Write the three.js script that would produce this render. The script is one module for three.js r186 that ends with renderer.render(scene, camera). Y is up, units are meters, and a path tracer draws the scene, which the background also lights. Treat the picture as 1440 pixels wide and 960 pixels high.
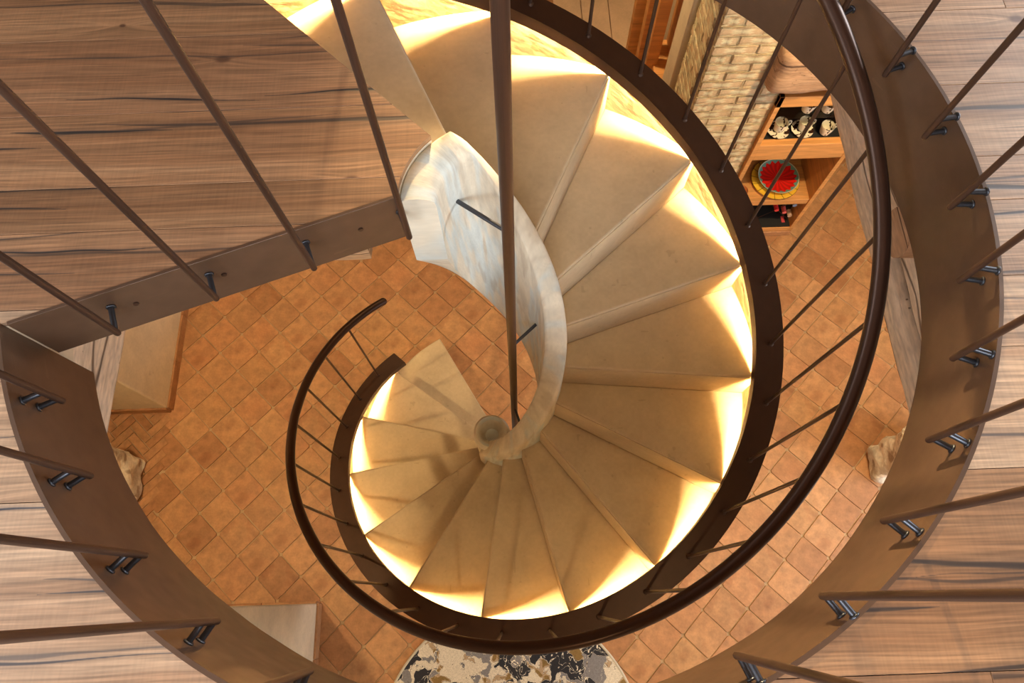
import * as THREE from 'three';
import { mergeGeometries, toCreasedNormals } from 'three/addons/utils/BufferGeometryUtils.js';
import { RoundedBoxGeometry } from 'three/addons/geometries/RoundedBoxGeometry.js';
import { RectAreaLightUniformsLib } from 'three/addons/lights/RectAreaLightUniformsLib.js';
import { Brush, Evaluator, SUBTRACTION } from 'three-bvh-csg';

// ------------------------------------------------------------------ camera, sky, exposure
const scene = new THREE.Scene();
const S = 1.0857;                         // plan scale: survey units -> metres
const RISE = 0.19;
const H = k => k * RISE;                  // height of the k-th tread above the tiled floor
const TH0 = 264.441, DTH = -23.5435;      // tread nosing k stands at TH0 + DTH * k degrees
const rad = d => d * Math.PI / 180;
const TH = k => rad(TH0 + DTH * k);
const camera = new THREE.PerspectiveCamera(53.64, 1.5, 0.05, 60);
camera.position.set(0.0209 * S, 4.1402 * S, 0.7593 * S);
{
  const p = 0.36241, r = -0.035357;
  const up = new THREE.Vector3(0, Math.sin(p), -Math.cos(p)), right = new THREE.Vector3(1, 0, 0);
  const f = new THREE.Vector3(0, -Math.cos(p), -Math.sin(p));
  const R2 = right.clone().multiplyScalar(Math.cos(r)).addScaledVector(up, Math.sin(r));
  const U2 = right.clone().multiplyScalar(-Math.sin(r)).addScaledVector(up, Math.cos(r));
  camera.quaternion.setFromRotationMatrix(new THREE.Matrix4().makeBasis(R2, U2, f.clone().negate()));
}
scene.add(camera);
camera.updateMatrixWorld(true);
scene.background = new THREE.Color(0.55, 0.68, 0.85);
const renderer = new THREE.WebGLRenderer({ antialias: true });
renderer.toneMapping = THREE.LinearToneMapping;
renderer.toneMappingExposure = 1.0;
renderer.shadowMap.enabled = true;
RectAreaLightUniformsLib.init();
const DAY = new THREE.Color(0.88, 0.95, 1.0), WARM = new THREE.Color(1.0, 0.73, 0.38), LED = new THREE.Color(1.0, 0.72, 0.32);
const I_WIN = 15, I_LED = 370, I_DOWN = 6.8;

// ------------------------------------------------------------------ helpers
let seed = 12345;
const rnd = () => { seed = (seed * 1664525 + 1013904223) >>> 0; return seed / 4294967296; };
const rr = (a, b) => a + (b - a) * rnd();
const taken = {};
const numbered = n => { const c = taken[n] = (taken[n] ?? -1) + 1; return c ? n + '_' + String(c).padStart(3, '0') : n; };
function mesh(name, geo, mat, parent) {
  const m = new THREE.Mesh(geo, mat); m.name = parent ? name : numbered(name);
  m.castShadow = m.receiveShadow = true; (parent || scene).add(m); return m;
}
function thing(name, label, category, pos = [0, 0, 0], group) {
  const o = new THREE.Group(); o.name = numbered(name); o.position.set(...pos); scene.add(o);
  o.userData = { label, category }; if (group) o.userData.group = group; return o;
}
function tag(o, label, category, group) { Object.assign(o.userData, { label, category }); if (group) o.userData.group = group; return o; }
function struct(o, label) { o.userData.kind = 'structure'; if (label) o.userData.label = label; return o; }
const box = (x0, x1, y0, y1, z0, z1) => { const g = new THREE.BoxGeometry(x1 - x0, y1 - y0, z1 - z0); g.translate((x0 + x1) / 2, (y0 + y1) / 2, (z0 + z1) / 2); return g; };
const rbox = (x0, x1, y0, y1, z0, z1, r = 0.004) => { const g = new RoundedBoxGeometry(x1 - x0, y1 - y0, z1 - z0, 2, r); g.translate((x0 + x1) / 2, (y0 + y1) / 2, (z0 + z1) / 2); return g; };
function boxUV(g) {                       // uv in metres from the dominant normal
  g = g.index ? g.toNonIndexed() : g; g.computeVertexNormals();
  const p = g.attributes.position, n = g.attributes.normal, uv = new Float32Array(p.count * 2);
  for (let i = 0; i < p.count; i++) {
    const ax = Math.abs(n.getX(i)), ay = Math.abs(n.getY(i)), az = Math.abs(n.getZ(i));
    let a, b; if (ay >= ax && ay >= az) { a = p.getX(i); b = p.getZ(i); } else if (ax >= az) { a = p.getZ(i); b = p.getY(i); } else { a = p.getX(i); b = p.getY(i); }
    uv[2 * i] = a; uv[2 * i + 1] = b;
  }
  g.setAttribute('uv', new THREE.BufferAttribute(uv, 2)); return g;
}
function rod(a, b, r, seg = 12) {
  const A = new THREE.Vector3(...a), B = new THREE.Vector3(...b), d = B.clone().sub(A);
  const g = new THREE.CylinderGeometry(r, r, d.length(), seg, 1);
  g.applyQuaternion(new THREE.Quaternion().setFromUnitVectors(new THREE.Vector3(0, 1, 0), d.normalize()));
  g.translate((A.x + B.x) / 2, (A.y + B.y) / 2, (A.z + B.z) / 2); return g;
}
// plan polygon [[x, z], ...] -> prism between y0 and y1, edges rounded by b
function prism(poly, y0, y1, b = 0, hole) {
  const s = new THREE.Shape(poly.map(p => new THREE.Vector2(p[0], p[1])));
  if (hole) s.holes.push(new THREE.Path(hole.map(p => new THREE.Vector2(p[0], p[1]))));
  const g = new THREE.ExtrudeGeometry(s, { depth: y1 - y0 - 2 * b, bevelEnabled: b > 0, bevelSize: b, bevelThickness: b, bevelOffset: -b, bevelSegments: 3, curveSegments: 1 });
  g.rotateX(Math.PI / 2); g.translate(0, y1 - b, 0); return boxUV(g);
}
const pol = (r, th) => [r * S * Math.cos(th), r * S * Math.sin(th)];
const arc = (r, d0, d1, n) => Array.from({ length: n + 1 }, (_, i) => pol(r, rad(d0 + (d1 - d0) * i / n)));
// helical sweep: section(k) returns a closed list of [radius (survey units), y]
function sweep(section, k0, k1, n, crease = 0.7, caps = true) {
  const rings = []; for (let i = 0; i <= n; i++) { const k = k0 + (k1 - k0) * i / n, c = Math.cos(TH(k)), s = Math.sin(TH(k)); rings.push(section(k).map(([r, y]) => [r * S * c, y, r * S * s, r])); }
  const m = rings[0].length, pos = [], uv = [];
  const put = (q, u, v) => { pos.push(q[0], q[1], q[2]); uv.push(u, v); };
  let len = 0;
  for (let i = 0; i < n; i++) {
    const dl = rad(-DTH) * (k1 - k0) / n * 0.85 * S; let v = 0;
    for (let j = 0; j < m; j++) {
      const a = rings[i][j], b = rings[i][(j + 1) % m], c = rings[i + 1][(j + 1) % m], d = rings[i + 1][j];
      const dv = Math.hypot((a[3] - b[3]) * S, a[1] - b[1]);
      put(a, len, v); put(d, len + dl, v); put(c, len + dl, v + dv); put(a, len, v); put(c, len + dl, v + dv); put(b, len, v + dv); v += dv;
    }
    len += dl;
  }
  if (caps) for (const [ring, flip] of [[rings[0], false], [rings[n], true]]) {
    const tri = THREE.ShapeUtils.triangulateShape(ring.map(q => new THREE.Vector2(q[3] * S, q[1])), []);
    for (const t of tri) for (const j of flip ? t : [t[2], t[1], t[0]]) put(ring[j], ring[j][3] * S, ring[j][1]);
  }
  const g = new THREE.BufferGeometry();
  g.setAttribute('position', new THREE.Float32BufferAttribute(pos, 3)); g.setAttribute('uv', new THREE.Float32BufferAttribute(uv, 2));
  g.computeVertexNormals(); return toCreasedNormals(g, crease);
}
// ------------------------------------------------------------------ noise and textures
const HASH = new Float32Array(65536); for (let i = 0; i < 65536; i++) HASH[i] = rnd();
const hsh = (x, y) => HASH[((x & 255) << 8) | (y & 255)];
function vn(x, y) { const xi = Math.floor(x), yi = Math.floor(y); let fx = x - xi, fy = y - yi; fx = fx * fx * (3 - 2 * fx); fy = fy * fy * (3 - 2 * fy);
  const a = hsh(xi, yi), b = hsh(xi + 1, yi), c = hsh(xi, yi + 1), d = hsh(xi + 1, yi + 1); return a + (b - a) * fx + (c - a) * fy + (a - b - c + d) * fx * fy; }
const fbm = (x, y, o = 4) => { let s = 0, a = 0.5; for (let i = 0; i < o; i++) { s += a * vn(x, y); x = x * 2.03 + 17.1; y = y * 2.03 + 9.7; a *= 0.5; } return s / (1 - Math.pow(0.5, o)); };
const mix = (a, b, t) => a + (b - a) * t, mix3 = (a, b, t) => [mix(a[0], b[0], t), mix(a[1], b[1], t), mix(a[2], b[2], t)];
const sst = (a, b, x) => { x = Math.min(1, Math.max(0, (x - a) / (b - a))); return x * x * (3 - 2 * x); };
function tex(w, h, mw, mh, fn, srgb = true) {        // fn(x, y in metres, 0..1, 0..1) -> [r, g, b] 0..255 ; covers mw x mh metres
  const d = new Uint8Array(w * h * 4);
  for (let j = 0; j < h; j++) for (let i = 0; i < w; i++) { const c = fn(i / w * mw, j / h * mh, i / w, j / h), o = 4 * (j * w + i); d[o] = Math.max(0, Math.min(255, c[0])); d[o + 1] = Math.max(0, Math.min(255, c[1])); d[o + 2] = Math.max(0, Math.min(255, c[2])); d[o + 3] = 255; }
  const t = new THREE.DataTexture(d, w, h, THREE.RGBAFormat); t.wrapS = t.wrapT = THREE.MirroredRepeatWrapping; t.magFilter = THREE.LinearFilter; t.minFilter = THREE.LinearMipmapLinearFilter; t.generateMipmaps = true;
  if (srgb) t.colorSpace = THREE.SRGBColorSpace; t.repeat.set(1 / mw, 1 / mh); t.needsUpdate = true; return t;
}
// laminate oak: grain along x, saw marks across, dark drying cracks
const crackList = []; for (let i = 0; i < 34; i++) crackList.push({ y: rr(0, 1.2), x0: rr(-0.3, 1.6), l: rr(0.35, 1.3), w: rr(0.0015, 0.005), s: rr(0, 200), t: rr(-0.03, 0.03), d: rr(0.45, 0.95) });
const knots = []; for (let i = 0; i < 9; i++) knots.push([rr(0, 2.4), rr(0, 1.2), rr(0.006, 0.016)]);
const oakField = (x, y) => {
  let wob = 0.035 * fbm(x * 1.3, y * 3 + 50, 3);
  for (const k of knots) { const dx = (x - k[0]) * 0.45, dy = y - k[1], d = Math.hypot(dx, dy); if (d < 0.12) wob += Math.sign(dy || 1) * 0.022 * Math.exp(-d / 0.03); }
  const yy = y + wob;
  const band = fbm(x * 0.9, yy * 32, 3), fine = fbm(x * 6, yy * 270, 3), pore = fbm(x * 14, yy * 420 + 30, 2), big = fbm(x * 0.8 + 7, yy * 6, 3);
  let crack = 0;
  for (const c of crackList) { if (x < c.x0 || x > c.x0 + c.l) continue; const u = (x - c.x0) / c.l; const cy = c.y + c.t * u + 0.035 * (fbm(x * 2.6 + c.s, c.s, 3) - 0.5); const w = c.w * Math.sin(Math.PI * u) * (0.4 + 1.1 * vn(x * 9 + c.s, 3)); const d = Math.abs(y - cy); crack = Math.max(crack, (1 - sst(w * 0.5, w * 1.4 + 0.0006, d)) * c.d, 0.22 * (1 - sst(0, w * 6, d)) * c.d); }
  let kn = 0; for (const k of knots) { const d = Math.hypot((x - k[0]) * 0.6, y - k[1]); kn = Math.max(kn, 1 - sst(k[2] * 0.35, k[2], d)); }
  return { band, fine, pore, big, crack, kn, saw: vn(x * 330, y * 9) };
};
const oakTex = tex(2048, 1024, 2.4, 1.2, (x, y) => {
  const o = oakField(x, y); let t = 0.5 + (o.band - 0.5) * 0.75 + (o.big - 0.5) * 0.6;
  let c = mix3([150, 112, 82], [214, 182, 148], Math.min(1, Math.max(0, t)));
  const m = 0.75 + 0.38 * o.fine + 0.22 * (o.pore - 0.5) + 0.05 * (o.saw - 0.5); c = c.map(v => v * m);
  c = mix3(c, [92, 66, 52], 0.75 * o.kn); return mix3(c, [46, 46, 52], o.crack);
});
const oakBump = tex(1024, 512, 2.4, 1.2, (x, y) => { const o = oakField(x, y); const v = 150 + 60 * (o.fine - 0.5) + 14 * (o.saw - 0.5) - 120 * o.crack; return [v, v, v]; }, false);
const plasterTex = tex(1024, 1024, 1.6, 1.6, (x, y) => { const a = fbm(x * 3, y * 3, 4), b = fbm(x * 14 + 5, y * 14, 3), c = fbm(x * 90, y * 90, 2), sp = vn(x * 46 + 3, y * 46) > 0.965 ? 1 : 0; const m = 0.86 + 0.16 * a + 0.09 * (b - 0.5) + 0.05 * (c - 0.5) - 0.06 * sp; return [224 * m, 208 * m, 184 * m]; });
const plasterBump = tex(512, 512, 0.8, 0.8, (x, y) => { const v = 128 + 90 * (fbm(x * 9, y * 9, 4) - 0.5) + 50 * (fbm(x * 60, y * 60, 3) - 0.5); return [v, v, v]; }, false);
const limeTex = tex(1024, 1024, 0.8, 0.8, (x, y) => {   // brushed lime wash with brown smudges
  const br = fbm(x * 30 + 8 * fbm(x * 9, y * 9, 2), y * 130, 3), a = fbm(x * 7 + 3, y * 7, 4), st = sst(0.56, 0.74, fbm(x * 6 + 40, y * 6 + 11, 4)), bl = sst(0.5, 0.7, fbm(x * 5 + 90, y * 5, 3));
  let c = mix3([224, 214, 194], [208, 214, 210], bl); c = c.map(v => v * (0.84 + 0.2 * a + 0.06 * (br - 0.5))); return mix3(c, [140, 118, 96], 0.3 * st * (0.4 + 0.9 * br)); });
const roughTex = tex(512, 512, 0.6, 0.6, (x, y) => { const a = fbm(x * 16, y * 30, 4), b = fbm(x * 60, y * 120, 3); const m = 0.8 + 0.3 * a + 0.12 * (b - 0.5); return mix3([216 * m, 194 * m, 158 * m], [150, 112, 76], 0.6 * sst(0.6, 0.72, fbm(x * 22 + 31, y * 40, 3))); });
const roughBump = tex(512, 512, 0.6, 0.6, (x, y) => { const v = 128 + 190 * (fbm(x * 20, y * 34, 5) - 0.5); return [v, v, v]; }, false);
const tileTex = tex(1024, 1024, 1.0, 1.0, (x, y) => { const a = fbm(x * 7, y * 7, 4), b = fbm(x * 28 + 4, y * 28, 3), c = fbm(x * 120, y * 120, 2), st = sst(0.58, 0.78, fbm(x * 10 + 60, y * 10 + 3, 4)); let k = mix3([184, 134, 94], [208, 162, 118], a); k = k.map(v => v * (0.86 + 0.22 * b + 0.1 * (c - 0.5))); return mix3(k, [140, 86, 54], 0.28 * st); });
const tileBump = tex(512, 512, 1.0, 1.0, (x, y) => { const v = 128 + 120 * (fbm(x * 12, y * 12, 4) - 0.5) + 40 * (fbm(x * 80, y * 80, 2) - 0.5); return [v, v, v]; }, false);
const timberField = (x, y) => { const yy = y + 0.02 * fbm(x * 2, y * 6, 3); const g = fbm(x * 3, yy * 70, 4), p = fbm(x * 34, yy * 130 + 7, 3); const worm = vn(x * 70 + 2, y * 130) > 0.93 && fbm(x * 5, y * 8, 2) > 0.52 ? 1 : 0; const cr = 1 - sst(0.0, 0.02, Math.abs(fbm(x * 0.9 + 3, yy * 7, 3) - 0.5)); return { g, p, worm, cr }; };
const timberTex = tex(1024, 512, 1.6, 0.8, (x, y) => { const o = timberField(x, y); let c = mix3([188, 168, 148], [240, 226, 208], o.g); c = c.map(v => v * (0.86 + 0.24 * o.p)); c = mix3(c, [84, 66, 54], 0.6 * o.worm); return mix3(c, [70, 54, 44], 0.75 * o.cr); });
const timberBump = tex(1024, 512, 1.6, 0.8, (x, y) => { const o = timberField(x, y); const v = 150 + 90 * (o.g - 0.5) - 60 * o.worm - 110 * o.cr; return [v, v, v]; }, false);
const steelTex = tex(1024, 512, 1.6, 0.8, (x, y) => { const a = fbm(x * 2.2, y * 3.2, 4), b = fbm(x * 40, y * 40, 3), sc = vn(x * 8, y * 300) > 0.97 ? 1 : 0; const m = 0.8 + 0.34 * a + 0.12 * (b - 0.5) + 0.08 * sc; return [112 * m, 88 * m, 74 * m]; });
const steelRough = tex(512, 256, 1.6, 0.8, (x, y) => { const v = 110 + 60 * (fbm(x * 3, y * 4, 4) - 0.5) + 30 * (fbm(x * 30, y * 30, 2) - 0.5); return [v, v, v]; }, false);
const stoneTex = tex(512, 512, 0.5, 0.5, (x, y) => { const a = fbm(x * 9, y * 9, 5), b = fbm(x * 60, y * 60, 3), d = sst(0.58, 0.72, fbm(x * 13 + 9, y * 13, 4)); const m = 0.78 + 0.3 * a + 0.18 * (b - 0.5); return mix3([228 * m, 220 * m, 206 * m], [128, 104, 84], 0.55 * d); });
const brickTex = tex(512, 512, 0.6, 0.6, (x, y) => { const a = fbm(x * 12, y * 24, 4), b = fbm(x * 70, y * 70, 3), w = sst(0.5, 0.64, fbm(x * 10 + 4, y * 26 + 8, 4)); const m = 0.82 + 0.28 * b; return mix3([232 * m, 222 * m, 192 * m], [196 * m, 158 * m, 126 * m], 0.6 * w).map(v => v * (0.86 + 0.26 * a)); });
const oakFineTex = tex(512, 256, 0.8, 0.4, (x, y) => { const g = fbm(x * 4, y * 60 + 3 * fbm(x * 2, y * 5, 2), 3), p = fbm(x * 18, y * 260, 2); const m = 0.84 + 0.22 * g + 0.12 * (p - 0.5); return [214 * m, 160 * m, 100 * m]; });
const rugTex = tex(1024, 1024, 1.6, 1.6, (x, y) => {
  const wx = x + 0.10 * (fbm(x * 9, y * 9, 4) - 0.5), wy = y + 0.10 * (fbm(x * 9 + 20, y * 9 + 31, 4) - 0.5);
  const a = fbm(wx * 12, wy * 12, 4), b = fbm(wx * 14 + 40, wy * 14 + 12, 4), d = fbm(wx * 10 + 77, wy * 10 + 5, 4), wv = 0.88 + 0.24 * vn(x * 420, y * 420);
  let c = [214, 205, 192]; if (b > 0.56) c = [176, 152, 126]; if (b > 0.62) c = [134, 108, 66];
  if (a > 0.575) c = [128, 126, 132]; if (d > 0.575) c = [44, 44, 52]; const e = Math.min(Math.abs(a - 0.575), Math.abs(d - 0.575), Math.abs(b - 0.56)); if (e < 0.006) c = [232, 226, 214]; else if (e < 0.010) c = [70, 64, 62];
  return c.map(v => v * wv); });
const M = (o) => new THREE.MeshStandardMaterial(o);
const tint = (r, g, b) => new THREE.Color().setRGB(r, g, b);
const mat = {
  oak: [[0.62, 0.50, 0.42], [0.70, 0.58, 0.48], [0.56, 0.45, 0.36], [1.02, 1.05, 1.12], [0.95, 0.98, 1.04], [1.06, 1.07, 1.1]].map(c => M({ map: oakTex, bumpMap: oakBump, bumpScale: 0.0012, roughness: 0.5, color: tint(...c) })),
  plaster: M({ map: plasterTex, bumpMap: plasterBump, bumpScale: 0.0015, roughness: 0.75, color: tint(0.80, 0.73, 0.62) }),
  lime: M({ map: limeTex, bumpMap: plasterBump, bumpScale: 0.0015, roughness: 0.85 }),
  rough: M({ map: roughTex, bumpMap: roughBump, bumpScale: 0.008, roughness: 0.95, color: tint(0.72, 0.68, 0.6) }),
  wall: M({ map: plasterTex, bumpMap: plasterBump, bumpScale: 0.002, roughness: 0.9, color: tint(1, 0.98, 0.94) }),
  tile: [[0.86, 0.80, 0.74], [0.78, 0.72, 0.66], [0.92, 0.88, 0.82], [0.84, 0.80, 0.72], [0.70, 0.60, 0.52], [0.86, 0.76, 0.70]].map(c => M({ map: tileTex, bumpMap: tileBump, bumpScale: 0.002, roughness: 0.6, color: tint(...c) })),
  grout: M({ map: plasterTex, roughness: 0.95, color: tint(0.68, 0.55, 0.43) }),
  steel: M({ map: steelTex, roughnessMap: steelRough, roughness: 0.95, metalness: 0.3, color: tint(0.72, 0.67, 0.58) }),
  channel: M({ map: steelTex, roughness: 0.5, metalness: 0.35, color: tint(0.36, 0.25, 0.17) }),
  rail: M({ map: steelTex, roughness: 0.32, metalness: 0.6, color: tint(0.34, 0.26, 0.23) }),
  bar: M({ map: steelTex, roughness: 0.42, metalness: 0.55, color: tint(0.5, 0.44, 0.41) }),
  weld: M({ color: tint(0.07, 0.075, 0.09), roughness: 0.35, metalness: 0.8 }),
  timber: M({ map: timberTex, bumpMap: timberBump, bumpScale: 0.005, roughness: 0.9, color: tint(1.15, 1.12, 1.08) }),
  timberTan: M({ map: timberTex, bumpMap: timberBump, bumpScale: 0.004, roughness: 0.85, color: tint(0.85, 0.66, 0.46) }),
  log: M({ map: timberTex, bumpMap: timberBump, bumpScale: 0.006, roughness: 0.9, color: tint(0.66, 0.48, 0.36) }),
  stone: M({ map: stoneTex, bumpMap: roughBump, bumpScale: 0.012, roughness: 0.95, color: tint(1.15, 1.15, 1.15) }),
  brick: [[1, 1, 0.92], [0.92, 0.9, 0.8], [0.97, 0.94, 0.85]].map(c => M({ map: brickTex, bumpMap: roughBump, bumpScale: 0.008, roughness: 0.95, color: tint(...c) })),
  mortar: M({ map: roughTex, roughness: 0.95, color: tint(0.95, 0.9, 0.8) }),
  joinery: M({ map: oakFineTex, roughness: 0.55, color: tint(1, 0.9, 0.78) }),
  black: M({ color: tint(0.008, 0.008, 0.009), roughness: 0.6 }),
  glass: new THREE.MeshPhysicalMaterial({ color: tint(0.95, 1, 0.98), roughness: 0.03, transmission: 1, thickness: 0 }),
  led: M({ color: tint(1, 0.9, 0.7), emissive: LED, emissiveIntensity: 12, roughness: 0.6 }),
  lamp: M({ color: tint(1, 0.95, 0.85), emissive: WARM, emissiveIntensity: 3, roughness: 0.6 }),
  white: M({ map: plasterTex, roughness: 0.85, color: tint(1.05, 1.06, 1.1) }),
};

// ------------------------------------------------------------------ large structure
const RO = 0.9722;                                     // radius of the round opening
const FA = [-0.925 * S, 0.2415 * S], FB = [-0.205 * S, -0.0055 * S];   // straight edge of the landing
const XW = -3.6, XE = 3.6, ZN = -4.7, ZS = 3.0, Y17 = H(17), YC = H(15.65);
const holeArc = arc(RO + 0.008, 165.4, -134, 150);
const opening = [...holeArc, pol(0.2, rad(-132)), ...arc(0.2, -135, -178.5, 12), FA];
{ // slab between the storeys
  const g = prism([[XW, ZN], [XE, ZN], [XE, ZS], [XW, ZS]], YC, Y17 - 0.016, 0, arc(RO + 0.0085, 0, 360, 160).slice(0, -1));
  struct(mesh('ceiling', g, mat.wall), 'plastered floor slab around the round stair opening');
  const land = [...arc(RO + 0.0085, 165.4, 226, 24), pol(0.2, rad(-132)), ...arc(0.2, -135, -178.5, 10), FB, FA];
  struct(mesh('ceiling', prism(land, H(16.2), Y17 - 0.016), mat.wall), 'plastered underside of the landing');
}
// upper floor: oak boards along x, each one its own piece
const upper = new THREE.Group(); upper.name = 'floor_upper'; struct(upper, 'oak laminate boards of the upper floor'); scene.add(upper);
{
  const seams = [-4.33, -4.0, -3.72, -3.4, -3.1, -2.8, -2.52, -2.24, -1.95, -1.72, -1.5, -1.3, -1.1, -0.9, -0.66, -0.44, -0.233, -0.05, 0.053, 0.219, 0.361, 0.58, 0.89, 1.1, 1.3, 1.52, 1.75, 1.97, 2.2, 2.45, 2.763];
  const cutter = new Brush(prism(opening, Y17 - 0.2, Y17 + 0.2)); cutter.updateMatrixWorld();
  const ev = new Evaluator(); ev.useGroups = false; ev.attributes = ['position', 'normal', 'uv'];
  for (let i = 0; i + 1 < seams.length; i++) {
    const z0 = seams[i] * S, z1 = seams[i + 1] * S, cz = (z0 + z1) / 2 / S;
    const cuts = [XW, Math.abs(cz) < 1 ? 0 : rr(-0.8, 0.8), XE];
    if (seams[i + 1] < -0.4 && seams[i] > -0.7) cuts.splice(2, 0, 1.155 * S);
    if (seams[i] > 0.85 && seams[i] < 1) cuts.splice(2, 0, 0.742 * S);
    if (rnd() < 0.5) cuts.splice(1, 0, rr(-2.9, -1.7)); if (rnd() < 0.5) cuts.splice(cuts.length - 1, 0, rr(1.9, 3));
    for (let c = 0; c + 1 < cuts.length; c++) {
      const x0 = cuts[c], x1 = cuts[c + 1], gap = 0.0007;
      let g = prism([[x0 + gap, z0 + gap], [x1 - gap, z0 + gap], [x1 - gap, z1 - gap], [x0 + gap, z1 - gap]], Y17 - 0.015, Y17, 0.0008);
      if (Math.abs(cz) < 1.2 && x0 < 1.2 && x1 > -1.2) { const b = new Brush(g); b.updateMatrixWorld(); g = ev.evaluate(b, cutter, SUBTRACTION).geometry; if (!g.attributes.position.count) continue; g = boxUV(g); }
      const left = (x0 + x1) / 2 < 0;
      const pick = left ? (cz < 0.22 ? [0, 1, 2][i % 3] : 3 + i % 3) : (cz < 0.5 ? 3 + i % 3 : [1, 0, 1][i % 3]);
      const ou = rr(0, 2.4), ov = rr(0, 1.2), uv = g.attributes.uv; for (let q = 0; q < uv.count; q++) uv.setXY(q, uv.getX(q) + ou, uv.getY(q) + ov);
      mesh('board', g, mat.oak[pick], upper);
    }
  }
}
// lower floor: terracotta tiles laid diagonally
const lower = new THREE.Group(); lower.name = 'floor'; struct(lower, 'terracotta tile floor of the lower storey'); scene.add(lower);
mesh('grout_bed', boxUV(box(XW, XE, -0.2, -0.007, ZN, ZS)), mat.grout, lower);
{
  const P = 0.181 * S, u0 = 0.0834 * S, v0 = 0.0481 * S, c45 = Math.SQRT1_2, geos = [];
  for (let v = 0; v < 8; v++) {
    const a = P / 2 - 0.0028, poly = []; const n = 5;
    const cs = [[-a, -a], [a, -a], [a, a], [-a, a]].map(q => [q[0] + rr(-0.0025, 0.001), q[1] + rr(-0.0025, 0.001)]);
    for (let e = 0; e < 4; e++) { const A = cs[e], B = cs[(e + 1) % 4]; for (const t of [0.05, 0.35, 0.65, 0.95]) { const w = t > 0.1 && t < 0.9 ? rr(-0.0012, 0.0012) : 0; poly.push([mix(A[0], B[0], t) + (e % 2 ? w : 0), mix(A[1], B[1], t) + (e % 2 ? 0 : w)]); } }
    let g = prism(poly, -0.012, 0, 0.0022); const uv = g.attributes.uv, ou = rr(0, 1), ov = rr(0, 1); for (let q = 0; q < uv.count; q++) uv.setXY(q, uv.getX(q) + ou, uv.getY(q) + ov);
    g.rotateY(-Math.PI / 4 + [0, 1, 2, 3][v % 4] * Math.PI / 2); geos.push(g);
  }
  const camP = camera.position, list = [];
  const vis = (x, z) => {                              // which tiles the photograph shows
    const q = new THREE.Vector3(x, 0, z).project(camera); if (Math.abs(q.x) > 1.03 || Math.abs(q.y) > 1.03) return false;
    let above = null;
    for (let y = Y17; y > 0.05; y -= 0.03) {
      const t = (camP.y - y) / camP.y, px = mix(camP.x, x, t) / S, pz = mix(camP.z, z, t) / S, r = Math.hypot(px, pz); let th = Math.atan2(pz, px) * 180 / Math.PI;
      if (y > Y17 - 0.25 && (r > RO || (px < -0.2 && pz < -0.0055 - (px + 0.205) * 0.343 && th < -134 + 0 || (px < -0.2 && pz < -0.0055 - (px + 0.205) * 0.343 && th > 150)))) return false;
      if (r < 0.13 || r > 0.9) { above = null; continue; }
      let k = (th - TH0) / DTH; while (k < 1.5) k += 15.291; while (k > 16.8) k -= 15.291; if (k < 1) { above = null; continue; }
      const a = y > k * RISE - 0.4 && y < k * RISE + 0.1; if (a) return false;
    } return true; };
  for (let i = -32; i <= 32; i++) for (let j = -32; j <= 32; j++) {
    const u = u0 + (i + 0.5) * P, v = v0 + (j + 0.5) * P, x = (u - v) * c45, z = (u + v) * c45;
    if (x < XW + 0.1 || x > XE - 0.1 || z < ZN + 0.1 || z > ZS - 0.1) continue;
    if (x < -2.2 * S && x > -2.95 * S && z > -0.62 * S && z < 0.34 * S) continue;        // herringbone threshold
    list.push({ x, z, v: vis(x, z) || vis(x + 0.08, z) || vis(x - 0.08, z) || vis(x, z + 0.08) || vis(x, z - 0.08), d: Math.hypot(x - camP.x, z - camP.z) });
  }
  const seen = list.filter(t => t.v).sort((a, b) => a.d - b.d), rest = [...list.filter(t => !t.v), ...seen.slice(300)], buckets = mat.tile.map(() => []);
  const one = t => ({ g: geos[Math.floor(rnd() * 8)], m: Math.floor(Math.pow(rnd(), 1.0) * 6), y: rr(-0.0015, 0.0015) });
  for (const t of seen.slice(0, 300)) { const o = one(t), m = mesh('tile', o.g, mat.tile[o.m], lower); m.position.set(t.x, o.y, t.z); }
  for (const t of rest) { const o = one(t); buckets[o.m].push(o.g.clone().translate(t.x, o.y, t.z)); }
  buckets.forEach((b, i) => { if (b.length) { const m = mesh('far_tiles', mergeGeometries(b), mat.tile[i], lower); m.userData.kind = 'stuff'; } });
  console.log('tiles seen', seen.length, 'rest', rest.length);
  // herringbone bricks in the doorway
  const L = 0.175, W = 0.058, hg = [0, 1, 2].map(() => { const g = prism([[-L / 2 + 0.003, -W / 2 + 0.003], [L / 2 - 0.003, -W / 2 + 0.003], [L / 2 - 0.003, W / 2 - 0.003], [-L / 2 + 0.003, W / 2 - 0.003]], -0.012, 0.002, 0.0025); const uv = g.attributes.uv, o = rr(0, 1); for (let q = 0; q < uv.count; q++) uv.setXY(q, uv.getX(q) + o, uv.getY(q) + o * 0.7); return g; });
  const cx = -2.56 * S, cz = -0.14 * S;
  for (let a = -9; a <= 9; a++) for (let b = -9; b <= 9; b++) for (const o of [0, 1]) {
    const lx = a * W + b * L - (o ? L / 2 - W / 2 : 0) , lz = a * W - b * L + (o ? L / 2 - W / 2 + W : 0) * 1;
    const wx = (lx - lz) * c45, wz = (lx + lz) * c45, X = cx + wx, Z = cz + wz;
    if (X < -2.95 * S || X > -2.17 * S || Z < -0.64 * S || Z > 0.36 * S) continue;
    const m = mesh('brick', hg[(a + b + 20) % 3], mat.tile[[1, 4, 0][(a * 2 + b + 30) % 3]], lower); m.position.set(X, rr(-0.001, 0.001), Z); m.rotation.y = -Math.PI / 4 + (o ? Math.PI / 2 : 0);
  }
}
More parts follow.
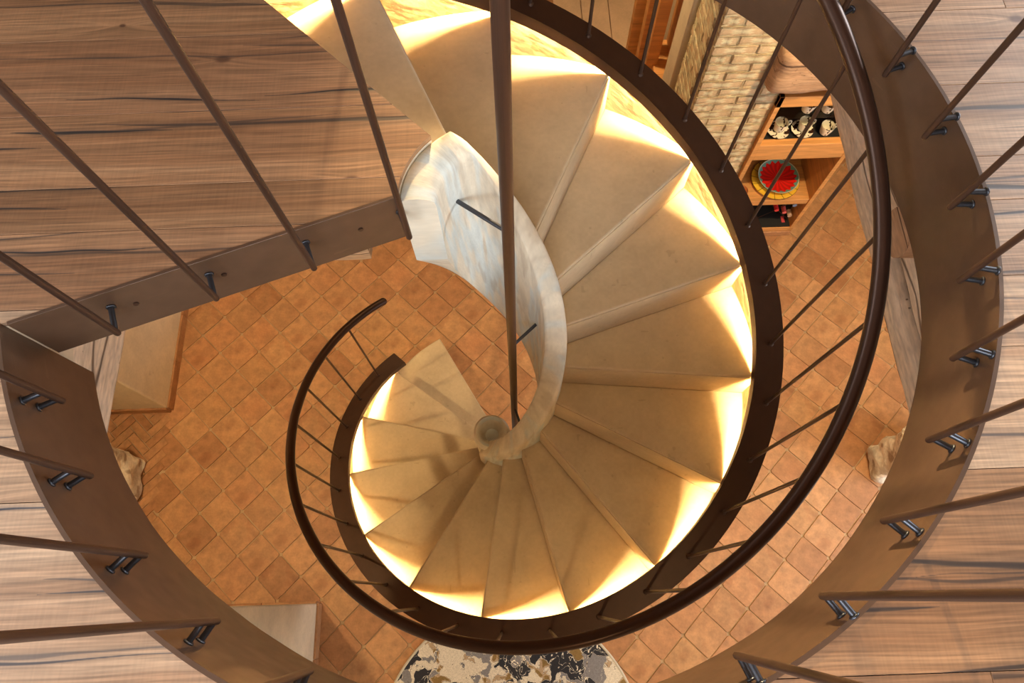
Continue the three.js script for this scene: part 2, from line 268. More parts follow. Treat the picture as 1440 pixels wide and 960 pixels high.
// outer shell of both storeys
function shell(name, g, label, m = mat.wall) { return struct(mesh(name, boxUV(g), m), label); }
const Y0 = H(15.65), YT = Y17 + 2.55;
shell('wall_west', box(XW - 0.2, XW, -0.2, H(15.65), ZN, ZS), 'outer west wall of the lower storey');
windowWall('x', 'wall_east', ZN, ZS, XE, XE + 0.2, [0.2, 0.75], [2.2, 2.3], -0.2, H(15.65), mat.wall);
daylight(XE - 0.01, 1.5, 1.2, 1.9, 1.45, 0, 1.2, 1.0, 9);
shell('wall_north', box(XW - 0.2, XE + 0.2, -0.2, H(15.65), ZN - 0.2, ZN), 'outer north wall of the lower storey');
shell('wall_south', box(XW - 0.2, XE + 0.2, -0.2, H(15.65), ZS, ZS + 0.2), 'outer south wall of the lower storey');
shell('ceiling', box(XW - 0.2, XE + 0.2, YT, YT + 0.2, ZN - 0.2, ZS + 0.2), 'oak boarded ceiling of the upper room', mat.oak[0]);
function windowWall(side, name, along0, along1, w0, w1, s0, s1, Ya = Y0, Yb = YT, wm = mat.wall) {      // wall with one opening, glazed
  const parts = [], put = (a, b, c, d) => { if (b > a && d > c) parts.push(side === 'x' ? box(w0, w1, c, d, a, b) : box(a, b, c, d, w0, w1)); };
  put(along0, s0[0], Ya, Yb); put(s1[0], along1, Ya, Yb); put(s0[0], s1[0], Ya, s0[1]); put(s0[0], s1[0], s1[1], Yb);
  shell(name, mergeGeometries(parts), name.split('_').reverse().join(' ') + ' with a glazed window', wm);
  const wn = new THREE.Group(); wn.name = numbered('window_1').replace(/_1_0*(\d+)$/, (_, d) => '_' + (1 + +d)); struct(wn, 'oak framed glazed window'); scene.add(wn);
  const c = (w0 + w1) / 2, bar = (a, b, lo, hi) => mesh('window_frame', side === 'x' ? box(c - 0.03, c + 0.03, lo, hi, a, b) : box(a, b, lo, hi, c - 0.03, c + 0.03), mat.joinery, wn);
  const f = 0.06; bar(s0[0], s1[0], s0[1], s0[1] + f); bar(s0[0], s1[0], s1[1] - f, s1[1]); bar(s0[0], s0[0] + f, s0[1] + f, s1[1] - f); bar(s1[0] - f, s1[0], s0[1] + f, s1[1] - f); const md = (s0[0] + s1[0]) / 2; bar(md - f / 2, md + f / 2, s0[1] + f, s1[1] - f);
  mesh('pane', side === 'x' ? box(c - 0.002, c + 0.002, s0[1] + f, s1[1] - f, s0[0] + f, s1[0] - f) : box(s0[0] + f, s1[0] - f, s0[1] + f, s1[1] - f, c - 0.002, c + 0.002), mat.glass, wn);
  return wn;
}
function daylight(x, y, z, w, h, tx, ty, tz, I) { const l = new THREE.RectAreaLight(DAY, I, w, h); l.position.set(x, y, z); l.lookAt(tx, ty, tz); scene.add(l); return l; }
windowWall('x', 'wall_upper_east', ZN, ZS, XE, XE + 0.2, [-2.7, Y17 + 0.15], [-0.3, Y17 + 1.75]);
daylight(XE - 0.01, Y17 + 0.95, -1.5, 2.3, 1.5, 0, Y17 + 0.95, -1.5, I_WIN);
windowWall('x', 'wall_upper_west', ZN, ZS, XW - 0.2, XW, [-0.1, Y17 + 0.15], [2.1, Y17 + 1.75]);
daylight(XW + 0.01, Y17 + 0.95, 1.0, 2.1, 1.5, 0, Y17 + 0.95, 1.0, I_WIN * 0.62);
windowWall('z', 'wall_upper_south', XW - 0.2, XE + 0.2, ZS, ZS + 0.2, [-1.4, Y17 + 0.9], [1.4, Y17 + 2.35]);
daylight(0, Y17 + 1.62, ZS - 0.01, 2.7, 1.4, 0, Y17 + 1.3, 0, I_WIN * 0.85);
shell('wall_upper_north', box(XW - 0.2, XE + 0.2, Y0, YT, ZN - 0.2, ZN), 'upper north wall of the upper room', mat.wall);

// lower storey: partition walls, each with a terracotta skirting
function skirting(parent, a, b, nx, nz, lift = 0) {      // run from a to b (plan), proud of the wall along the normal
  const len = Math.hypot(b[0] - a[0], b[1] - a[1]), n = Math.max(1, Math.round(len / 0.33)), t = 0.014, hgt = 0.075;
  for (let i = 0; i < n; i++) { const A = [mix(a[0], b[0], i / n), mix(a[1], b[1], i / n)], B = [mix(a[0], b[0], (i + 1) / n), mix(a[1], b[1], (i + 1) / n)], e = 0.0015, ux = (b[0] - a[0]) / len, uz = (b[1] - a[1]) / len;
    const q = [[A[0] + ux * e, A[1] + uz * e], [B[0] - ux * e, B[1] - uz * e], [B[0] - ux * e + nx * t, B[1] - uz * e + nz * t], [A[0] + ux * e + nx * t, A[1] + uz * e + nz * t]];
    mesh('skirting_tile', prism(q, 0.001, hgt, 0.002), mat.tile[i % 2 ? 4 : 1], parent); }
}
{
  const xw = -2.155 * S, zc = -0.424 * S, w = struct(new THREE.Group(), 'cream plaster wall beside the brick threshold'); w.name = 'wall_west_inner'; scene.add(w);
  mesh('plaster_face', boxUV(rbox(xw - 0.55, xw, 0, YC, -3.2, zc, 0.012)), mat.wall, w);
  skirting(w, [xw, -3.2], [xw, zc], 1, 0); skirting(w, [xw, zc], [xw - 0.5, zc], 0, 1);
  const x2 = -1.133 * S, z2 = 0.753 * S, w2 = struct(new THREE.Group(), 'pale plaster corner wall with terracotta skirting'); w2.name = 'wall_south_inner'; scene.add(w2);
  mesh('plaster_face', boxUV(rbox(XW, x2, 0, YC, z2, ZS, 0.01)), mat.wall, w2);
  skirting(w2, [x2, z2], [x2, ZS], 1, 0); skirting(w2, [XW, z2], [x2, z2], 0, -1);
}
// north-east wall: whitewashed bricks, a shelved niche, a door recess
{
  const zf = -1.55 * S, xl = 0.99 * S, xn = 1.405 * S, xr = 1.965 * S, dz = 0.36;
  const w = struct(new THREE.Group(), 'whitewashed rough brick wall around the shelf niche'); w.name = 'wall_north_inner'; scene.add(w);
  const core = [box(xl + 0.013, xn, 0, YC, -1.93 * S, zf - 0.013), box(xn, xr, H(8.3), YC, -1.93 * S, zf - 0.02), box(xn, xr, 0, H(8.3), -1.93 * S - 0.06, -1.93 * S)];
  mesh('mortar', boxUV(mergeGeometries(core)), mat.brick[1], w);
  const bg = [0, 1, 2, 3].map(() => { const g = rbox(-0.1155, 0.1155, -0.0298, 0.0298, -0.03, 0.006, 0.007); const p = g.attributes.position; for (let i = 0; i < p.count; i++) p.setXYZ(i, p.getX(i) + rr(-0.003, 0.003), p.getY(i) + rr(-0.003, 0.003), p.getZ(i) + rr(-0.002, 0.003)); return boxUV(g); });
  let y = 0.03, c = 0;
  while (y < YC - 0.03) {
    for (let x = xl + 0.11 + (c % 2 ? -0.115 : 0); x < xn + 0.1; x += 0.232) { const x0 = Math.max(xl, x - 0.113), x1 = Math.min(xn, x + 0.113); if (x1 - x0 < 0.03) continue; const m = mesh('brick', bg[Math.floor(rnd() * 4)], mat.brick[Math.floor(rnd() * 3)], w); m.position.set((x0 + x1) / 2, y, zf - 0.014 + rr(-0.004, 0.004)); m.scale.x = (x1 - x0) / 0.23; m.rotation.z = rr(-0.012, 0.012); }
    for (let z = zf - 0.13 - (c % 2 ? 0.115 : 0); z > -1.93 * S - 0.05; z -= 0.232) { const m = mesh('brick', bg[Math.floor(rnd() * 4)], mat.brick[Math.floor(rnd() * 3)], w); m.position.set(xl + 0.014 + rr(-0.004, 0.004), y, Math.max(z, -1.93 * S + 0.1)); m.rotation.y = -Math.PI / 2; if (z < -1.93 * S + 0.1) m.scale.x = 0.8; }
    y += 0.0605; c++;
  }
  // plaster strip and the recess beyond it
  const w3 = struct(new THREE.Group(), 'smooth plaster reveal next to the rough bricks'); w3.name = 'wall_north_reveal'; scene.add(w3);
  mesh('plaster_face', boxUV(rbox(xl - 0.005, 1.965 * S, 0, YC, -2.15 * S, -1.93 * S - 0.061, 0.008)), mat.wall, w3);
  mesh('plaster_face', boxUV(box(1.2 * S, 1.965 * S, 0, YC, -4.0, -2.15 * S - 0.001)), mat.wall, w3);
}

// ------------------------------------------------------------------ the staircase
const stair = thing('spiral_staircase', 'cream plaster spiral staircase winding up around an open eye', 'staircase');
const RI = 0.125, RS = 0.2, RW = 0.862;
for (let k = 1; k <= 16; k++) {
  const a0 = TH0 + DTH * k, a1 = a0 + DTH, ro = k === 1 ? 0.895 : RW + 0.002, ri = [0, 0.235, 0.222, 0.18, 0.14, 0.13][k] ?? RS - 0.01;
  const poly = [...arc(ro, a0, a1, 10), ...arc(ri, a1, a0, 6)];
  mesh('step', prism(poly, Math.max(0.001, H(k - 2)), H(k), 0.007), mat.plaster, stair);
  const e = 0.003, tx = -Math.sin(rad(a0)) * e, tz = Math.cos(rad(a0)) * e, A = pol(ri + 0.01, rad(a0)), B = pol(ro - 0.004, rad(a0));
  mesh('riser', prism([A, B, [B[0] + tx, B[1] + tz], [A[0] + tx, A[1] + tz]], H(k - 1) + 0.001, H(k) - 0.01), mat.plaster, stair);
}
{ // helicoidal soffit
  mesh('soffit', sweep(k => [[RS - 0.02, H(k - 3.15)], [RW, H(k - 3.15)], [RW, H(k - 2.6)], [RS - 0.02, H(k - 2.6)]], 4, 16.9, 60), mat.wall, stair);
  // outer string: rough plaster wall carrying the steel channel
  mesh('outer_string', sweep(k => { const y1 = H(k + 0.195), y0 = Math.max(0.001, H(k - 3.2)); return [[RW, y0], [RW, mix(y0, y1, 0.5)], [RW, y1], [0.918, y1], [0.918, y0]]; }, 1.93, 16.85, 90), mat.rough, stair);
  // inner string: thick rounded band around the eye, levelling off at the landing
  const sec = k => {
    const y0 = Math.max(0.001, H(k - 3.4)), flat = sst(15.3, 16.6, k);
    const ti = Math.min(Y17 - 0.002, H(k + 1.02)), to = Math.min(Y17 - 0.002, H(k + 0.72)), p = [[RI, y0], [RI, mix(y0, ti, 0.5)], [RI, ti - 0.04]];
    for (let i = 1; i < 8; i++) { const t = i / 8, b = Math.sin(Math.PI * t); p.push([mix(RI, RS, 0.5 - 0.5 * Math.cos(Math.PI * t)), mix(ti - 0.04, to - 0.035, t) + (0.04 - 0.012 * flat) * Math.pow(b, 0.6)]); }
    p.push([RS, to - 0.035], [RS, mix(y0, to, 0.5)], [RS, y0]); return p; };
  mesh('inner_string', sweep(sec, 5.35, 18.85, 110, 1.0), mat.lime, stair);
  // newel at the foot of the string, with a hollow top
  const pr = [[0.0, 0.0], [0.078, 0.0], [0.078, H(6.2)], [0.084, H(6.45)], [0.08, H(6.6)], [0.07, H(6.68)], [0.056, H(6.62)], [0.046, H(6.4)], [0.03, H(6.25)], [0.0, H(6.22)]].map(q => new THREE.Vector2(q[0] * S, Math.max(0.001, q[1])));
  const nw = mesh('newel', boxUV(new THREE.LatheGeometry(pr, 40)), mat.lime, stair); nw.geometry = toCreasedNormals(nw.geometry, 0.8); nw.position.set(-0.086 * S, 0, 0.06 * S);
}
// steel balustrade of the stair: channel, LED strip, balusters and handrail
const bal = thing('stair_balustrade', 'dark steel stair balustrade with helical handrail and glowing underside', 'balustrade');
{
  const o1 = 0.25, o0 = 0.0;
  mesh('channel', sweep(k => [[0.838, H(k + o0)], [0.838, H(k + o1)], [0.930, H(k + o1)], [0.930, H(k - 0.05)], [0.922, H(k - 0.05)], [0.922, H(k + o1) - 0.008], [0.844, H(k + o1) - 0.008], [0.844, H(k + o0)]], 1.78, 16.9, 150, 0.5), mat.channel, bal);
  mesh('led_strip', sweep(k => [[0.847, H(k + 0.15)], [0.847, H(k + 0.17)], [0.861, H(k + 0.17)], [0.861, H(k + 0.15)]], 1.95, 16.8, 120, 0.5), mat.led, bal).userData.label = 'glowing warm LED strip';
  const N = 31, k0 = 1.95, k1 = 16.8;
  for (let i = 0; i < N; i++) {
    const k = k0 + (k1 - k0) * (i + 0.5) / N, th = TH(k), r = 0.854 * S, y = H(k + 0.15) - 0.001, len = rad(-DTH) * (k1 - k0) / N * r;
    const l = new THREE.RectAreaLight(LED, I_LED, len, 0.0145); l.position.set(r * Math.cos(th), y, r * Math.sin(th));
    const fw = new THREE.Vector3(0, 1, 0), tx = new THREE.Vector3(Math.sin(th) * r * rad(-DTH), RISE, -Math.cos(th) * r * rad(-DTH)).normalize();
    const zz = fw.clone().addScaledVector(tx, -fw.dot(tx)).normalize(), yy = zz.clone().cross(tx);
    l.quaternion.setFromRotationMatrix(new THREE.Matrix4().makeBasis(tx, yy, zz)); scene.add(l);
  }
  const hr = []; for (let i = 0; i <= 160; i++) { const k = 1.62 + (16.2 - 1.62) * i / 160; hr.push(new THREE.Vector3(0.89 * S * Math.cos(TH(k)), H(k + 4.478), 0.89 * S * Math.sin(TH(k)))); }
  mesh('handrail', new THREE.TubeGeometry(new THREE.CatmullRomCurve3(hr), 320, 0.0205, 16), mat.rail, bal);
  for (const e of [hr[0], hr[160]]) mesh('end_cap', new THREE.SphereGeometry(0.0205, 16, 10).scale(1, 0.8, 1).translate(e.x, e.y, e.z), mat.rail, bal);
  for (let j = 0; j < 28; j++) {
    const k = 2 + (5.9 + 11.772 * j) / 23.5435, th = TH(k), x = 0.887 * S * Math.cos(th), z = 0.887 * S * Math.sin(th);
    const b = mesh('baluster', rod([x, H(k + o1) - 0.004, z], [x, H(k + 4.478) - 0.008, z], 0.006, 10), mat.bar, bal);
    mesh('foot_weld', new THREE.CylinderGeometry(0.0075, 0.011, 0.008, 10).translate(x, H(k + o1) + 0.003, z), mat.bar, b);
  }
}
// vertical grab pole in the eye, held by stubs fixed into the string
{
  const p = thing('grab_pole', 'slim brown steel pole standing upright in the eye of the stair', 'pole', [0.0205 * S, 0, 0]);
  mesh('shaft', rod([0, 0.002, 0], [0, Y17 + 1.4, 0], 0.0155, 20), mat.bar, p);
  mesh('floor_flange', new THREE.CylinderGeometry(0.035, 0.035, 0.006, 24).translate(0, 0.004, 0), mat.bar, p);
  for (const [d, k] of [[-137.3, 16.13], [-36.1, 11.96], [64, 7.72]]) { const a = pol(0.127, rad(d)); mesh('bracket', rod([0, H(k), 0], [a[0] - 0.0205 * S, H(k), a[1]], 0.006, 10), mat.weld, p); }
}
// ------------------------------------------------------------------ guard rail of the round opening
const guard = thing('guard_rail', 'brown steel fascia and guard rail around the round floor opening', 'railing');
{
  const tb = [[-130, 15.7], [-50, 15.6], [-27, 15.55], [14, 15.5], [28, 15.42], [44, 15.3], [56, 15.2], [66, 15.05], [90, 14.8], [112, 14.65], [121, 14.6], [127, 14.68], [134, 14.86], [144, 15.07], [153, 15.2], [161, 15.27], [170, 15.34]];
  const bot = d => { for (let i = 0; i + 1 < tb.length; i++) if (d <= tb[i + 1][0]) return mix(tb[i][1], tb[i + 1][1], sst(0, 1, (d - tb[i][0]) / (tb[i + 1][0] - tb[i][0])) * 0.4 + 0.6 * (d - tb[i][0]) / (tb[i + 1][0] - tb[i][0])); return 15.34; };
  const pos = [], uv = [], n = 170, d0 = -128, d1 = 165.4, quad = (a, b, c, d, ua, ub) => { for (const [q, u, v] of [[a, ua, a[1]], [b, ub, b[1]], [c, ub, c[1]], [a, ua, a[1]], [c, ub, c[1]], [d, ua, d[1]]]) { pos.push(...q); uv.push(u, v); } };
  const pt = (r, d, y) => { const q = pol(r, rad(d)); return [q[0], y, q[1]]; };
  for (let i = 0; i < n; i++) {
    const a = mix(d0, d1, i / n), b = mix(d0, d1, (i + 1) / n), ua = rad(a), ub = rad(b), T = Y17 + 0.002, Ba = H(bot(a)), Bb = H(bot(b)), I = RO, O = RO + 0.008;
    quad(pt(I, a, T), pt(I, b, T), pt(I, b, Bb), pt(I, a, Ba), ua, ub); quad(pt(O, b, T), pt(O, a, T), pt(O, a, Ba), pt(O, b, Bb), ub, ua);
    quad(pt(I, b, T), pt(I, a, T), pt(O, a, T), pt(O, b, T), ub, ua); quad(pt(I, a, Ba), pt(I, b, Bb), pt(O, b, Bb), pt(O, a, Ba), ua, ub);
  }
  const g = new THREE.BufferGeometry(); g.setAttribute('position', new THREE.Float32BufferAttribute(pos, 3)); g.setAttribute('uv', new THREE.Float32BufferAttribute(uv, 2)); g.computeVertexNormals();
  mesh('curved_fascia', toCreasedNormals(g, 0.5), mat.steel, guard);
  const dx = FB[0] - FA[0], dz = FB[1] - FA[1], L = Math.hypot(dx, dz), ux = dx / L, uz = dz / L, nx = -uz, nz = ux;   // n points into the opening (south)
  const sgn = nz > 0 ? 1 : -1, N = [nx * sgn, nz * sgn], at = (t, o, y) => [FA[0] + ux * t + N[0] * o, y, FA[1] + uz * t + N[1] * o];
  const q = (t, o) => { const a = at(t, o, 0); return [a[0], a[2]]; };
  mesh('straight_fascia', prism([q(-0.005, -0.001), q(L, -0.001), q(L, 0.007), q(-0.005, 0.007)], H(16.13), Y17 + 0.002, 0.001), mat.steel, guard);
  for (const t of [0.22, 0.415, 0.73]) { const c = at(t, 0.0085, H(16.62)), s = new THREE.CylinderGeometry(0.006, 0.006, 0.003, 14).rotateX(Math.PI / 2).rotateY(Math.atan2(N[0], N[1])); mesh('screw', s.translate(...c), mat.bar, guard); }
  const YR = Y17 + 0.98, R = 0.0073;
  const upright = (base, out, two) => {                   // base: [x, y, z] lower end; out: unit vector from upright to fascia (plan), length
    const b = mesh('baluster', rod(base, [base[0], YR, base[2]], R, 12), mat.bar, guard);
    mesh('baluster_tip', new THREE.SphereGeometry(R, 12, 8).translate(...base), mat.bar, b);
    for (const dy of two ? [0.012, 0.062] : [0.008]) {
      const e = [base[0] + out[0], base[1] + dy, base[2] + out[1]];
      mesh('stub', rod([base[0], base[1] + dy, base[2]], e, 0.0062, 10), mat.weld, b);
      mesh('weld_bead', new THREE.TorusGeometry(0.0075, 0.0028, 6, 12).applyQuaternion(new THREE.Quaternion().setFromUnitVectors(new THREE.Vector3(0, 0, 1), new THREE.Vector3(out[0], 0, out[1]).normalize())).translate(e[0] - out[0] * 0.04, e[1], e[2] - out[1] * 0.04), mat.weld, b);
    } };
  for (const [d, k] of [[-63.6, 16.72], [-52.6, 16.72], [-41.5, 16.72], [-30.4, 16.72], [-19.5, 16.7], [-8.5, 16.72], [2.3, 16.72], [12.4, 16.68], [22.6, 16.63], [33.3, 16.6], [44.4, 16.58], [55.9, 16.74], [66.8, 16.74], [78, 16.6], [89.2, 16.5], [100.5, 16.4], [112, 16.25], [123.4, 16.36], [134.6, 16.4], [146.2, 16.46], [156.5, 16.48]]) {
    const a = pol(0.9345, rad(d)), w = (RO - 0.9345) * S; upright([a[0], H(k), a[1]], [Math.cos(rad(d)) * w, Math.sin(rad(d)) * w], true); }
  for (const [x, z] of [[-0.183, 0.058], [-0.375, 0.122], [-0.566, 0.182], [-0.751, 0.249]]) {
    const X = x * S, Z = z * S, o = (X - FA[0]) * N[0] + (Z - FA[1]) * N[1]; upright([X, H(16.68), Z], [-N[0] * (o - 0.007), -N[1] * (o - 0.007)], false); }
  const rl = arc(0.9345, -68, 157, 90).map(a => new THREE.Vector3(a[0], YR, a[1]));
  mesh('handrail', new THREE.TubeGeometry(new THREE.CatmullRomCurve3(rl), 200, 0.02, 14), mat.rail, guard);
  mesh('handrail', rod([-0.751 * S, YR, 0.249 * S], [-0.183 * S, YR, 0.058 * S], 0.02, 14), mat.rail, guard);
  mesh('handrail', rod([...arc(0.9345, 157, 158, 1)[0]].flatMap((v, i) => i ? [YR, v] : [v]), [-0.751 * S, YR, 0.249 * S], 0.02, 14), mat.rail, guard);
}
// ------------------------------------------------------------------ timbers
function roughBlock(w, h, d, r, amp, freq, step = 0.03, sd = 0) {       // rounded block with an uneven, hewn surface
  const g = new THREE.BoxGeometry(w, h, d, Math.max(3, Math.round(w / step)), Math.max(3, Math.round(h / step)), Math.max(3, Math.round(d / step))), p = g.attributes.position;
  const cl = (v, m) => Math.max(-m, Math.min(m, v)), a = w / 2 - r, b = h / 2 - r, c = d / 2 - r;
  for (let i = 0; i < p.count; i++) {
    const X = p.getX(i), Y = p.getY(i), Z = p.getZ(i), q = new THREE.Vector3(cl(X, a), cl(Y, b), cl(Z, c)), v = new THREE.Vector3(X, Y, Z).sub(q); const l = v.length() || 1;
    const n = (fbm(X * freq + sd, Y * freq + Z * freq * 0.7 + 5, 3) - 0.5) + (fbm(Z * freq + 9, Y * freq * 1.3 + X * freq * 0.6 + sd, 3) - 0.5);
    v.multiplyScalar((r + amp * n) / l); q.add(v); p.setXYZ(i, q.x, q.y, q.z);
  } return g; }
function timber(name, label, x0, x1, y0, y1, z0, z1, m, r = 0.02, amp = 0.006) {
  const long = (x1 - x0) > (z1 - z0) ? 0 : 2;
  let g = roughBlock(x1 - x0, y1 - y0, z1 - z0, r, amp, 7, 0.03, x0 * 13 + y0 * 7);
  g.translate((x0 + x1) / 2, (y0 + y1) / 2, (z0 + z1) / 2); g = boxUV(g);
  if (long === 2) { const uv = g.attributes.uv, n = g.attributes.normal; for (let i = 0; i < uv.count; i++) if (Math.abs(n.getY(i)) > 0.6) uv.setXY(i, uv.getY(i), uv.getX(i)); }
  return tag(mesh(name, toCreasedNormals(g, 0.9), m), label, 'beam');
}
timber('timber_beam', 'lower weathered grey beam beside the spiral, separated by a dark crack', 1.15 * S, 1.38 * S, H(12.7), H(13.32), -0.86 * S, 1.9, mat.timber, 0.03, 0.012);
timber('timber_beam', 'upper weathered grey beam lying over another beside the shelf niche', 1.165 * S, 1.38 * S, H(13.36), H(14.95), -0.8 * S, 1.9, mat.timber, 0.03, 0.01);
timber('timber_beam', 'pale weathered beam above the doorway with brick threshold', -1.38 * S, -1.15 * S, H(12.75), H(14.6), -3.0, 1.1, mat.timber, 0.025, 0.008);
timber('landing_beam', 'tan squared oak beam end under the steel edge of the landing', -1.12 * S, -0.4 * S, H(13.0), H(14.3), -0.33 * S, -0.232 * S, mat.timberTan, 0.012, 0.003);
timber('niche_lintel', 'rough brown log lintel resting over the shelf niche', 1.3 * S, 2.02 * S, H(8.35), H(9.9), -1.6 * S, -1.48 * S, mat.log, 0.055, 0.03);
{ const g = new THREE.CylinderGeometry(0.075, 0.085, 0.5, 18, 6); const p = g.attributes.position; for (let i = 0; i < p.count; i++) { const s = 1 + 0.25 * (fbm(p.getX(i) * 14 + 4, p.getZ(i) * 14 + p.getY(i) * 3, 2) - 0.5); p.setXYZ(i, p.getX(i) * s, p.getY(i), p.getZ(i) * s); }
  g.rotateZ(Math.PI / 2); g.translate(1.11 * S + 0.25, H(14.1), -0.16 * S); tag(mesh('log_joist', boxUV(g), mat.log), 'rough brown round log end poking out over the grey beams', 'log'); }
// ------------------------------------------------------------------ stones at the feet of the openings
function stone(x0, x1, y1, z0, z1, label) { const g = roughBlock(x1 - x0, y1, z1 - z0, 0.05, 0.07, 8, 0.03, x0 * 5); g.translate((x0 + x1) / 2, y1 / 2, (z0 + z1) / 2); tag(mesh('jamb_stone', toCreasedNormals(boxUV(g), 0.9), mat.stone), label, 'stone'); }
stone(-2.75 * S, -2.25 * S, 0.5, -0.12 * S, 0.13 * S, 'rough white stone standing next to the herringbone bricks');
stone(2.15 * S, 2.65 * S, 0.55, -0.04 * S, 0.17 * S, 'rough grey white stone on plain square tiles');
// ------------------------------------------------------------------ rug
{ const R = 0.716 * S, g = new THREE.CylinderGeometry(R, R, 0.012, 96, 1).translate(0, 0.007, 0); const rug = thing('round_rug', 'round rug with black, grey and beige marbled pattern', 'rug', [-0.06 * S, 0.002, 1.51 * S]);
  const pileG = boxUV(g); { const uv = pileG.attributes.uv; for (let i = 0; i < uv.count; i++) uv.setXY(i, uv.getX(i) + 0.8, uv.getY(i) + 0.8); }
  mesh('pile', pileG, M({ map: rugTex, roughness: 0.95 }), rug);
  const b = new THREE.TorusGeometry(R - 0.006, 0.009, 8, 120).rotateX(Math.PI / 2).scale(1, 0.8, 1).translate(0, 0.008, 0); mesh('border', b, M({ color: tint(0.55, 0.5, 0.42), roughness: 0.9 }), rug); }
// ------------------------------------------------------------------ shelf niche and what it holds
{
  const zf = -1.55 * S, xn = 1.405 * S, xr = 1.965 * S, zb = zf - 0.33, t = 0.028;
  const c = thing('niche_cabinet', 'oak shelf cabinet with black inside set into the brick wall', 'cabinet', [(xn + xr) / 2, 0.06, zf]);
  const add = (n, g, m) => mesh(n, boxUV(g.translate(-(xn + xr) / 2, -0.06, -zf)), m, c);
  add('side_panel', rbox(xn, xn + t, 0.06, H(8), zb, zf + 0.02, 0.002), mat.joinery); add('side_panel', rbox(xr - t, xr, 0.06, H(8), zb, zf + 0.02, 0.002), mat.joinery);
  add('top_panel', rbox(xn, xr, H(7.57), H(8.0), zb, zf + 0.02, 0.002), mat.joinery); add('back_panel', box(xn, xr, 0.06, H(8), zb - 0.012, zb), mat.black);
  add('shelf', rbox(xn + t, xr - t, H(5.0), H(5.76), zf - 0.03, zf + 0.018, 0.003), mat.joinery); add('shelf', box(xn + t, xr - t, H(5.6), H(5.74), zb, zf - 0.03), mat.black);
  add('shelf', rbox(xn + t, xr - t, H(2.17), H(2.46), zb, zf + 0.012, 0.003), mat.joinery); add('glass_shelf', box(xn + t, xr - t, H(6.83), H(6.86), zb, zf - 0.012), mat.glass);
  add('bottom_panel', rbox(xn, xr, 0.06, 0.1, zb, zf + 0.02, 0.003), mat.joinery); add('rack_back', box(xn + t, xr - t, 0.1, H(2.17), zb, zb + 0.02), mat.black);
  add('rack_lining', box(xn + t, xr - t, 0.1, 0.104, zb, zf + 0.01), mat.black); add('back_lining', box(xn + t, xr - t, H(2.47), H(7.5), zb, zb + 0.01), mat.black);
  const wire = (a, b) => add('rack_wire', rod(a, b, 0.002, 6), mat.bar); const m = (xn + xr) / 2;
  wire([xn + t, 0.1, zf - 0.05], [m, H(2.1), zf - 0.05]); wire([m, 0.1, zf - 0.05], [xr - t, H(2.1), zf - 0.05]); wire([m, 0.1, zf - 0.05], [xn + t, H(2.1), zf - 0.05]); wire([xr - t, 0.1, zf - 0.05], [m, H(2.1), zf - 0.05]);
  tag(mesh('plinth', boxUV(rbox(xn, xr, 0.001, 0.058, zf - 0.018, zf + 0.03, 0.004)), mat.tile[0]), 'low terracotta plinth under the oak shelf cabinet', 'plinth');
  // crockery
  const shell2 = (pts, seg = 36) => new THREE.LatheGeometry(pts.map(p => new THREE.Vector2(p[0], p[1])), seg);
  const ringTex = (fn) => { const T = tex(256, 256, 1, 1, (x, y) => { const dx = x * 2 - 1, dy = y * 2 - 1; return fn(Math.hypot(dx, dy), Math.atan2(dy, dx), dx, dy); }); T.repeat.set(1, 1); return T; };
  const topUV = (g, R) => { const p = g.attributes.position, uv = g.attributes.uv; for (let i = 0; i < p.count; i++) uv.setXY(i, 0.5 + p.getX(i) / (2 * R), 0.5 + p.getZ(i) / (2 * R)); return g; };
  const sunflower = ringTex((r, a) => { const pet = 0.78 + 0.13 * Math.abs(((a * 9 / Math.PI) % 1 + 1) % 1 - 0.5) * 2; if (r < pet) return [206 + 20 * Math.cos(a * 18), 34, 26]; return r > 0.95 ? [214, 206, 186] : [110, 156, 142]; });
  const yellow = ringTex((r, a) => r > 0.62 ? (Math.abs(((a * 8 / Math.PI) % 1 + 1) % 1 - 0.5) < 0.05 ? [150, 126, 40] : [236, 188, 60]) : [96, 140, 90]);
  const spots = ringTex((r, a, x, y) => fbm(x * 3 + 5, y * 3 + 2, 3) > 0.56 ? [52, 30, 22] : [226, 216, 196]);
  const bowlP = (R, h) => [[0, 0.004], [R * 0.5, 0.002], [R * 0.55, 0], [R * 0.62, 0.004], [R * 0.9, h * 0.7], [R, h], [R * 0.97, h], [R * 0.86, h * 0.72], [R * 0.55, 0.012], [0, 0.01]];
  const y3 = H(2.46) + 0.001, y2 = H(5.76) + 0.001, yg = H(6.86) + 0.001;
  const put = (name, geo, m, x, y, z, label, cat) => { const o = mesh(name, geo, m); o.position.set(x, y, z); return tag(o, label, cat); };
  put('plate', topUV(shell2(bowlP(0.166, 0.022)), 0.166), M({ map: yellow, roughness: 0.25 }), 1.74 * S, y3, zf - 0.148, 'large yellow and green plate under the red bowl', 'plate');
  put('bowl', topUV(shell2(bowlP(0.142, 0.04)), 0.142), M({ map: sunflower, roughness: 0.2 }), 1.752 * S, y3 + 0.014, zf - 0.152, 'red flower bowl with teal rim standing on yellow plate', 'bowl');
  put('small_bowl', topUV(shell2(bowlP(0.042, 0.05)), 0.042), M({ color: tint(0.5, 0.2, 0.08), roughness: 0.4 }), 1.505 * S, y3, zf - 0.05, 'small round brown bowl beside the yellow plate', 'bowl');
